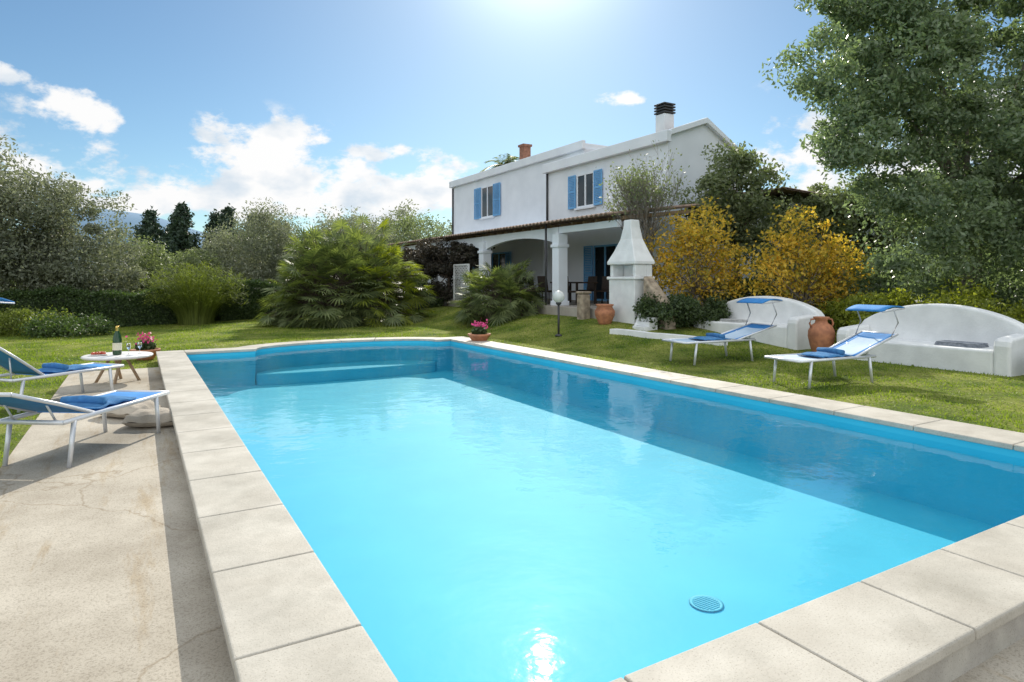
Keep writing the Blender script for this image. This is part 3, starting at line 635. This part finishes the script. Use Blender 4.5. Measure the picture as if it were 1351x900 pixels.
lD=lounger('white framed blue sun lounger beside the low table',(-6.15,9.75,-.205),heading(-.34,-.94),.72,.56,1.42,seatm=FABB)
def towel(lo,x0,label,hh_=.03):
    M_=Matrix.Translation(lo.location)@Matrix.Rotation(lo.rotation_euler[2],4,'Z')
    mb=MB(); P=[]
    for i in range(26):
        t=i/25; row=[]
        for j in range(12):
            s=j/11; xx=.62*t; yy=-.24+.48*s+.015*math.sin(9*t)
            row.append((xx,yy,.012+hh_*math.sin(math.pi*t)**.4*math.sin(math.pi*s)**.35+.008*math.sin(17*t+3*s)))
        P.append(row)
    mb.sheet(P); mb.tube([(.45,-.22,.05+hh_*.5),(.45,0,.055+hh_*.5),(.45,.22,.05+hh_*.5)],[.032,.042,.032],12)
    o=mb.obj('beach_towel',None,TOWEL,fix=False,solid=.012); o.location=M_@Vector((x0*lo.scale[0],0,.43*lo.scale[2])); o.rotation_euler=lo.rotation_euler; o['label']=label; o['category']='towel'; o['group']='blue towels on the loungers'
towel(lC,.45,'folded blue towel lying on the deck lounger'); towel(lD,.35,'folded blue towel lying on the lounger by the table')
towel(lA,.5,'folded blue towel lying on the pale lounger'); towel(lg,.55,'folded blue towel lying on the lawn lounger')

tx,ty=-6.62,10.75
lt=thing('low_table','low round white table on crossed wooden legs beside lounger','table',(tx,ty,-.21))
mb=MB(); mb.lathe([(0,.42),(.5,.42),(.52,.435),(.52,.455),(.5,.465),(0,.465)],0,0,40); mb.obj('table_top',lt,TWHITE,fix=False)
for k in range(4):
    t=k*math.pi/2+.4; mb=MB(); mb.tube([(.12*math.cos(t+.5),.12*math.sin(t+.5),.42),(.32*math.cos(t),.32*math.sin(t),0)],.025,8); mb.obj('leg',lt,WOOD)
BOT=mat('green_bottle_glass',(.02,.07,.025),(.015,.05,.02),.08,3); GOLD=mat('gold_foil',(.7,.5,.15),(.6,.4,.1),.3,20,metal=.9)
bo=thing('wine_bottle','dark green sparkling wine bottle with gold foil on low table','bottle',(tx+.02,ty-.05,.256)); bo.scale=(1.35,)*3
mb=MB(); mb.lathe([(0,0),(.045,0),(.05,.02),(.05,.19),(.04,.24),(.018,.30),(.016,.33)],0,0,20); mb.obj('glass_body',bo,BOT,fix=False)
mb=MB(); mb.lathe([(.021,.27),(.0185,.32),(.021,.33),(.021,.355),(0,.36)],0,0,16); mb.obj('foil',bo,GOLD,fix=False)
mb=MB(); mb.lathe([(.0512,.06),(.0512,.15)],0,0,24); mb.obj('bottle_label',bo,mat('paper_label',(.75,.7,.55),(.65,.6,.45),.7,10),fix=False)
tray=thing('fruit_plate','small plate of red fruit on the low table','plate',(tx-.22,ty-.15,.256))
mb=MB(); mb.lathe([(0,.0),(.09,.0),(.14,.02),(.14,.026),(.09,.01),(0,.01)]); mb.obj('plate',tray,TWHITE,fix=False)
RF=mat('red_fruit',(.5,.05,.04),(.35,.1,.03),.4,30)
for k in range(9):
    mb=MB(); q=rng.uniform(-.07,.07,2); r_=.028; mb.lathe([(max(.001,r_*math.sin(math.pi*i/6)),.035-r_*math.cos(math.pi*i/6)) for i in range(7)],q[0],q[1],10)
    mb.obj('fruit',tray,RF)
WG=mat('clear_glass',(.9,.9,.9),(.9,.9,.9),.03,1); WG.node_tree.nodes['Principled BSDF'].inputs['Transmission Weight'].default_value=1
wg=thing('wine_glass','clear stemmed glass on the low table','glass',(tx+.24,ty-.1,.256),0,'glasses on the low table')
mb=MB(); mb.lathe([(.035,0),(.004,.008),(.004,.09),(.03,.12),(.035,.17),(.028,.2)],0,0,16); mb.obj('glass_body',wg,WG,fix=False)
copy_thing(wg,(tx+.32,ty+.08,.256),0)
def cushion(x,y,rz,s,label):
    mb=MB(); K=16; P=[];Q=[]
    for i in range(K+1):
        u=-1+2*i/K; r1_=[];r2_=[]
        for j in range(K+1):
            v=-1+2*j/K; h=.10*((1-u**4)*(1-v**4))**.5
            x0,y0=u*.34*s*(1-.10*v*v),v*.24*s*(1-.10*u*u); wv=.008*math.sin(9*u+5*v)+.006*math.sin(13*v-4*u)
            r1_.append((x0,y0,.075+h+wv)); r2_.append((x0,y0,.075-h*.72))
        P.append(r1_);Q.append(r2_)
    mb.sheet(P); mb.sheet(Q); o=mb.obj('outdoor_cushion',None,CUSH,fix=False); o.location=(x,y,-.196+.0); o.rotation_euler=(0,0,rz); o['label']=label; o['category']='cushion'; o['group']='cushions on the deck'
cushion(-4.16,7.52,.15,1,'beige cushion lying on the concrete deck'); cushion(-4.80,8.02,-.3,1,'beige cushion lying behind another on the deck')

# ---------------- vegetation
def fanpalm(loc,R,H,nl,label,m=PALM,blades=16,fr=.55,group=None,lit_tips=False):
    e=thing('fan_palm_bush',label,'palm bush',loc,0,group)
    VF=[([],[]),([],[])]; mb=MB()
    heads=[Vector((random.uniform(-.30,.30)*R,random.uniform(-.30,.30)*R,random.uniform(.10,.45)*H)) for _ in range(10)]
    for h_ in heads: mb.tube([(h_.x*.5,h_.y*.5,-.1),(h_.x*.8,h_.y*.8,h_.z*.5),tuple(h_)],[.16,.14,.11],8)
    for k_ in range(nl):
        az=random.uniform(0,6.283); sl_=random.random()**.85; el=math.asin(sl_); rr_=random.uniform(.60,.88)
        lump=1+.10*math.sin(3*az+1)+.08*math.sin(7*az+5*el)
        tip=Vector((math.cos(az)*math.cos(el)**.8*R*rr_*lump,math.sin(az)*math.cos(el)**.8*R*rr_*lump,.15+sl_*(H-.35)*rr_*lump))
        hd=min(random.sample(heads,4),key=lambda q:(q-tip).length)
        mb.tube([tuple(hd),tuple(hd.lerp(tip,.5)+Vector((0,0,.06))),tuple(tip)],[.014,.011,.009],4,False)
        dd=(tip-hd).normalized(); dd=(dd+Vector((0,0,-.18))).normalized(); s=dd.cross(Vector((random.gauss(0,.3),random.gauss(0,.3),1))).normalized(); nrm=s.cross(dd)
        f_=fr*random.uniform(.75,1.15)
        V,F=VF[1] if (lit_tips and tip.x>.35*R and random.random()<.45) else VF[0]
        for j in range(blades):
            t=-2.1+4.2*j/(blades-1); u_=dd*math.cos(t)+s*math.sin(t); u_=(u_+nrm*random.gauss(0,.06)).normalized(); wv=u_.cross(nrm).normalized()*f_*.055
            L_=f_*(1-.10*abs(t)); m0=tip+u_*L_*.5; en=tip+u_*L_+Vector((0,0,-.15*L_))
            i0=len(V); V+= [tuple(tip),tuple(m0+wv),tuple(en),tuple(m0-wv)]; F.append((i0,i0+1,i0+2,i0+3))
    npmesh('fronds',np.array(VF[0][0]),np.array(VF[0][1]),m,e)
    if VF[1][0]: npmesh('sunlit_tint_fronds',np.array(VF[1][0]),np.array(VF[1][1]),YGREEN,e)  # sunlight on the right side painted in as a yellower leaf colour
    mb.obj('trunk',e,BARK,fix=False)
    return e
fanpalm((-6.1,23.3,-.1),3.1,3.9,900,'large clumping fan palm with green fronds, the right side painted sunlit yellow, on lawn',fr=.52,lit_tips=True)
fanpalm((-.45,20.8,.15),1.6,2.2,330,'smaller fan palm clump at the foot of the terrace',fr=.42)
rd=thing('papyrus_clump','arching yellow green papyrus clump in front of hedge','plant',(-11.5,23.3,-.15))
V=[];F=[]
for k_ in range(1500):
    az=random.uniform(0,6.283); r0=random.random()**.5*.6; lean=random.random()**.8*1.15; h_=random.uniform(1.0,2.4)
    b0=Vector((math.cos(az)*r0,math.sin(az)*r0,0)); d=Vector((math.cos(az),math.sin(az),0)); sd=Vector((-d.y,d.x,0))*.012
    for q_ in range(6):
        t=q_/5; p_=b0+d*lean*1.1*t*t+Vector((0,0,h_*(t-.25*lean*t*t*t))); i0=len(V); V+=[tuple(p_-sd*(1-t*.8)),tuple(p_+sd*(1-t*.8))]
        if q_: F.append((i0-2,i0-1,i0+1,i0))
    for q_ in range(6):
        t2=random.uniform(0,6.28); e2_=p_+Vector((math.cos(t2)*.2,math.sin(t2)*.2,random.uniform(-.08,.12))); s2=Vector((-math.sin(t2),math.cos(t2),0))*.012; i0=len(V); m2=p_.lerp(e2_,.5)
        V+=[tuple(p_),tuple(m2+s2),tuple(e2_),tuple(m2-s2)]; F.append((i0,i0+1,i0+2,i0+3))
npmesh('stems',np.array(V),np.array(F),REED,rd)

def hedge(p,q,wd,h,n,label,m=HEDGE,lf=.09):
    d=Vector((q[0]-p[0],q[1]-p[1],0)); Ln=d.length; rz=math.atan2(d.y,d.x)
    e=thing('hedge',label,'hedge',(p[0],p[1],gzw(*p)-.05),rz)
    u=rng.random((n,3)); face=rng.random(n)
    x=u[:,0]*Ln; yy=(u[:,1]-.5)*wd; z=u[:,2]*h
    top=face<.35; fr=(face>=.35)&(face<.8); z[top]=h-.1*rng.random(top.sum())**2+.05*rng.normal(size=top.sum()); yy[fr]=-wd/2+.12*rng.random(fr.sum()); bk=face>=.8; yy[bk]=wd/2-.1*rng.random(bk.sum())
    z*=1+.07*np.sin(x*1.7)+.04*np.sin(x*4.3); yy+=.06*np.sin(x*2.9+z*3)
    V,F=leaves(np.stack([x,yy,z],1),lf,lf*.6); npmesh('foliage',V,F,m,e)
    mb=MB(); mb.box(.1,Ln-.1,-wd/2+.15,wd/2-.15,0,h-.18); mb.obj('inner_core',e,DARKG,bevel=.1)  # dark solid box added inside the foliage to block see-through
hedge((-20,20.4),(-11.7,24.6),1.3,1.35,32000,'long clipped dark green hedge along the lawn')
hedge((-11.6,24.8),(-8.4,30),1.2,1.5,16000,'clipped dark green hedge behind the lawn palms')
hedge((-9.5,32),(-3,35),1.2,1.2,9000,'low dark green hedge at the far edge of lawn')
og='grey green olive trees'
def olive(x,y,top,r,n,m=OLIVE,lf=.13,label='grey green olive tree with rounded airy crown',zb=.4,**k):
    z=gzw(x,y); H=top-z; c=(H+zb)/2; rz=(H-zb)/2
    el=[(0,0,c,r*.85,r*.85,rz*.92),(-r*.45,-r*.1,c-.1*rz,r*.55,r*.6,rz*.75),(r*.45,.1*r,c-.2*rz,r*.55,r*.6,rz*.7),(.1*r,-.3*r,c+.35*rz,r*.5,r*.5,rz*.6),(0,-.3*r,c-.45*rz,r*.8,r*.6,rz*.5)]
    return tree('olive_tree',label,(x,y,z),H,el,n,int(90+r*25),.17*r,lf,lf*.42,m,BARKG,.16,og,fork=.3,**k)
olive(-19.9,22.8,7.2,3.6,66000,label='tall grey green olive tree above the hedge',nl=24,lf=.15)
olive(-16.7,24.2,5.3,2.2,34000,label='grey green olive tree behind the clipped hedge',lf=.14)
olive(-23,19,6.2,3.0,14000,lf=.16)
olive(-17.2,29,3.9,2.0,20000,m=OLIVE2)
olive(-14.2,29,3.0,1.8,16000,m=OLIVE2)
olive(-11.6,30.5,4.9,2.7,32000,label='rounded grey olive tree beyond the hedge')
olive(-14.2,37,5.0,2.4,16000,m=OLIVE2,lf=.16)
olive(-9.2,37,5.4,3.0,20000,lf=.16); olive(-6.3,42,6.2,3.2,16000,lf=.18,m=OLIVE2); olive(-11.5,46,6.6,3.6,13000,lf=.2); olive(-3,46,6.6,3,11000,lf=.2); olive(-8.5,48,7.2,3.2,11000,lf=.2)
olive(-28,35,4.8,3.0,10000,lf=.2,m=OLIVE2); olive(-30,26,5.0,3.2,8000,lf=.2)
for i,(x,y,h) in enumerate([(-26.0,46,6.4),(-24.6,47,6.2),(-23.2,45,6.7),(-21.8,47,6.3),(-20.4,46,6.6),(-19.0,47,6.2)]):
    e=thing('pine_tree','dark green conifer standing beyond the olive trees','tree',(x,y,-.2),0,'dark conifers beyond the garden')
    pts=[]
    for lv in range(13):
        t=lv/12; rr_=(2.0*(1-t**1.3)+.12)*random.uniform(.75,1.2); zz=.6+(h-.6)*t
        for q_ in range(8):
            az=random.uniform(0,6.28); rl=rr_*random.uniform(.6,1.2); d=np.array([math.cos(az),math.sin(az),random.uniform(0,.5)]); k_=80; s_=rng.random((k_,1))**.7
            pts.append(np.array([0,0,zz])+d*s_*rl+rng.normal(size=(k_,3))*.15)
    V,F=leaves(np.concatenate(pts),.30,.12,.6); npmesh('crown',V,F,PINE,e)
    mb=MB(); mb.tube([(0,0,-.1),(0,0,h*.5),(0,0,h)],[.14,.09,.02],8); mb.obj('trunk',e,BARK,fix=False)
P=[]
for i in range(190):
    u_=random.uniform(-1.6,1.6); y=random.uniform(56,85); x=u_*y; h=random.uniform(2.8,5.2)*(y/60); r=random.uniform(2.5,4.5)
    if -.74<u_<-.5: h*=.6
    c=unit(rng.normal(size=(420,3)))*(.55+.5*rng.random((420,1)))*np.array([r,r,h*.55])+np.array([x,y,h*.45]); P.append(c)
P=np.concatenate(P); P=P[P[:,2]>-.2]; V,F=leaves(P,.65,.4); o=npmesh('far_woodland',V,F,OLIVE2); o['kind']='stuff'; o['label']='distant mass of grey green scrub and trees'; o['category']='trees'
cz=gzw(11,16)
tree('carob_tree','large spreading grey green carob tree overhanging the benches',(11.6,16.2,cz),9.8,
 [(0,-.4,6.6,3.7,2.6,3.7),(-2.9,-.8,6.9,2.0,1.6,2.2),(2.4,-1.6,5.5,3.0,2.4,4.0),(-2.5,-.9,4.5,2.0,1.3,1.8),(.4,-2.0,3.6,2.8,1.4,2.0),(-1.2,-1.4,2.7,2.2,1.1,1.4),(2.4,-2.6,2.5,2.6,1.2,1.5),(-2.6,-.9,8.9,1.8,1.6,1.7),(4,-1.5,8,2.6,2.3,2.5)],
 210000,1100,.27,.12,.062,CAROB,BARKG,.24,nl=14,fork=.28,shell=.3)
tree('autumn_tree','small tree with golden yellow autumn leaves behind border',(5.05,17.6,gzw(5.05,17.6)),3.5,
 [(0,0,2.3,1.1,1.0,1.1),(-.75,0,1.4,.8,.7,.9),(.65,0,1.7,.7,.8,1.1),(.2,0,1.0,1.1,.7,.7)],5600,230,.24,.11,.062,YELLOW,BARKG,.035,'golden autumn trees',nl=70,stems=3,fork=.2,shell=.15)
tree('autumn_tree','small tree with golden yellow leaves rising behind the bench',(7.5,16.4,gzw(7.5,16.4)),3.3,
 [(-.1,0,2.3,.9,.9,.95),(.75,0,1.7,.9,.8,.9),(-.8,0,1.6,.7,.7,.9),(.2,0,1.1,1.2,.7,.7)],5800,220,.24,.11,.062,YELLOW,BARKG,.035,'golden autumn trees',nl=70,stems=3,fork=.2,shell=.15)
tree('garden_tree','grey green leafy tree beside the villa corner',(7.1,20.2,gzw(7.1,20.2)),5.4,
 [(0,0,3.7,1.5,1.2,1.6),(.8,0,2.6,1.2,1.2,1.3),(-.9,0,3.0,1.1,1.1,1.4),(.2,0,4.6,.9,.7,.7)],17000,180,.26,.13,.07,OLIVE2,BARK,.10,nl=34,shell=.25)
tree('garden_tree','leafy green tree behind the bench and villa',(10.2,21.5,gzw(10.2,21.5)),4.4,
 [(0,0,2.8,1.8,1.5,1.5),(1.6,0,2.6,1.8,1.5,1.6)],18000,110,.28,.15,.08,OLIVE2,BARK,.12,nl=16)
tree('garden_tree','leafy green tree beyond the carob tree',(15,22,0),6,
 [(0,0,3.4,2.6,2.0,2.4),(2.6,0,3,2.4,2,2.2)],18000,110,.35,.2,.1,CAROB,BARK,.15,nl=16)
def baretree(loc,H,label):
    e=thing('bare_tree',label,'tree',loc); mb=MB(); tips=[]
    def rec(p,d,L_,r,dep):
        m_=p+d*L_*.5+Vector((random.gauss(0,.04),random.gauss(0,.04),0))*L_; q=p+d*L_
        mb.tube([tuple(p),tuple(m_),tuple(q)],[r,r*.85,r*.65],5 if dep<3 else 3,False)
        if dep>=5: tips.append(q)
        if dep>=6: return
        for _ in range(3 if dep<4 else 2):
            nd=(d+Vector((random.gauss(0,.22),random.gauss(0,.22),random.gauss(.18,.12)))).normalized(); rec(p.lerp(q,random.uniform(.5,1)),nd,L_*random.uniform(.72,.88),max(r*.62,.004),dep+1)
    for _ in range(3): rec(Vector((random.gauss(0,.08),random.gauss(0,.08),-.05)),Vector((random.gauss(0,.08),random.gauss(0,.08),1)).normalized(),H*.26,.045,0)
    mb.obj('trunk',e,BARKG,fix=False)
    T=np.array([tuple(t) for t in tips]); T=np.repeat(T,2,0); T=T+rng.normal(size=(len(T),3))*.10; V,F=leaves(T,.085,.05); npmesh('crown',V,F,OLIVE2,e)
baretree((3.9,18.3,.5),5.0,'slender sparsely leafed tree with fine grey twigs by terrace')
def shrub(x,y,r,h,n,m,label,lf=.08,asp=.6,grp=None,name='shrub'):
    z=gzw(x,y); return tree(name,label,(x,y,z),h,[(0,0,h*.5,r,r*.9,h*.5),(r*.4,0,h*.45,r*.6,r*.6,h*.45),(-r*.4,0,h*.4,r*.6,r*.6,h*.4)],n,60,r*.2,lf,lf*asp,m,BARK,.04,grp,'shrub',nl=10,fork=.15,drop=.02)
gs='low garden shrubs'
shrub(3.95,16.1,.75,.8,9000,DARKG,'dark rounded rosemary like shrub in the planting bed',grp=gs); shrub(4.9,16.5,.6,.7,6000,DARKG,'dark green low shrub in the planting bed',grp=gs)
shrub(5.6,18.2,.8,1.1,6000,CAROB,'green shrub behind the masonry bench',grp=gs); shrub(6.6,17.9,.9,1.3,6000,DARKG,'dark shrub behind the masonry bench',grp=gs)
for x,y,r,h,m,lb in [(8.8,15.1,1.1,1.2,YGREEN,'sunlit yellow green shrub behind the bench'),(10.4,14.4,1.3,1.3,YGREEN,'sunlit yellow green shrub behind the bench'),(12.2,13.4,1.3,1.4,YGREEN,'sunlit yellow green shrub beyond the bench'),(9.3,17.4,1.6,2.2,CAROB,'leafy green shrub behind the bench'),(12.4,16.5,1.8,2.6,CAROB,'leafy green shrub under carob tree'),(8.2,18.6,1.4,2.0,OLIVE2,'grey green leafy shrub beneath the trees'),(14.5,14,1.6,2.4,CAROB,'leafy green shrub at garden edge')]:
    shrub(x,y,r,h,9000,m,lb,.10,.55,gs)
sx,sy,_=W(2.55,11.6); shrub(sx+.15,sy,.35,.5,2500,HEDGE,'small bright green shrub at the bench end',.06,.6,gs)
vx,vy,_=W(22.6,10.4)
tree('climbing_vine','dense dark purplish climbing vine over the porch column',(vx,vy,.6),2.9,[(0,0,1.8,1.8,.9,.8),(-1.4,.9,1.75,1.3,.8,.7),(1.1,-.8,1.9,1.0,.6,.6),(-.3,0,.9,.8,.6,.9)],24000,130,.17,.1,.07,VINE,BARK,.07,cat='vine',nl=12)
shrub(-3.6,27,1.0,1.0,5000,HEDGE,'low green shrub at the far lawn edge',grp=gs); shrub(-15.4,20.2,1.3,.75,7000,REED,'low yellow green shrub in front of the hedge',grp=gs)
shrub(-13.6,19.6,1.1,.6,6000,HEDGE,'low spreading green plant in front of the hedge',grp=gs)
pe=thing('palm_tree','tall feather palm rising behind the villa roof','palm tree',(-.6,46,-.2))
mb=MB(); mb.tube([(0,0,0),(.1,0,5),(0,0,10.0)],[.25,.2,.18],10); mb.obj('trunk',pe,BARKG,fix=False)
V=[];F=[]
for k_ in range(34):
    az=random.uniform(0,6.28); el=random.uniform(-.1,1.2); Lf=1.9; d=Vector((math.cos(az),math.sin(az),0)); sd=Vector((-d.y,d.x,0))
    for q_ in range(26):
        t=q_/25; p_=Vector((0,0,10))+d*(Lf*t*math.cos(el))+Vector((0,0,Lf*(t*math.sin(el)-.55*t*t)))
        for sg in(-1,1):
            e2_=p_+sd*sg*.45*(1-t*.6)+d*.2+Vector((0,0,-.12)); i0=len(V); V+=[tuple(p_),tuple(p_.lerp(e2_,.5)+d*.03),tuple(e2_),tuple(p_.lerp(e2_,.5)-d*.03)]; F.append((i0,i0+1,i0+2,i0+3))
npmesh('fronds',np.array(V),np.array(F),PALM,pe)
HZ=mat('hazy_hills',(.16,.26,.38),(.12,.22,.32),1,.002)  # distance haze put into the bluish base colour
mb=MB(); P=[]
for i in range(141):
    t=-1.5+3*i/140; row=[]
    env=230+150*math.exp(-((t+.62)/.16)**2)+40*math.sin(t*7)+22*math.sin(t*17+1)+8*math.sin(t*43)
    for j in range(6):
        s=j/5; y=2300+900*s; row.append((t*y,y,-5+env*math.sin(s*math.pi/2)*.86))
    P.append(row)
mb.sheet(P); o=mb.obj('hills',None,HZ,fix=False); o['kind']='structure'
print('DONE')
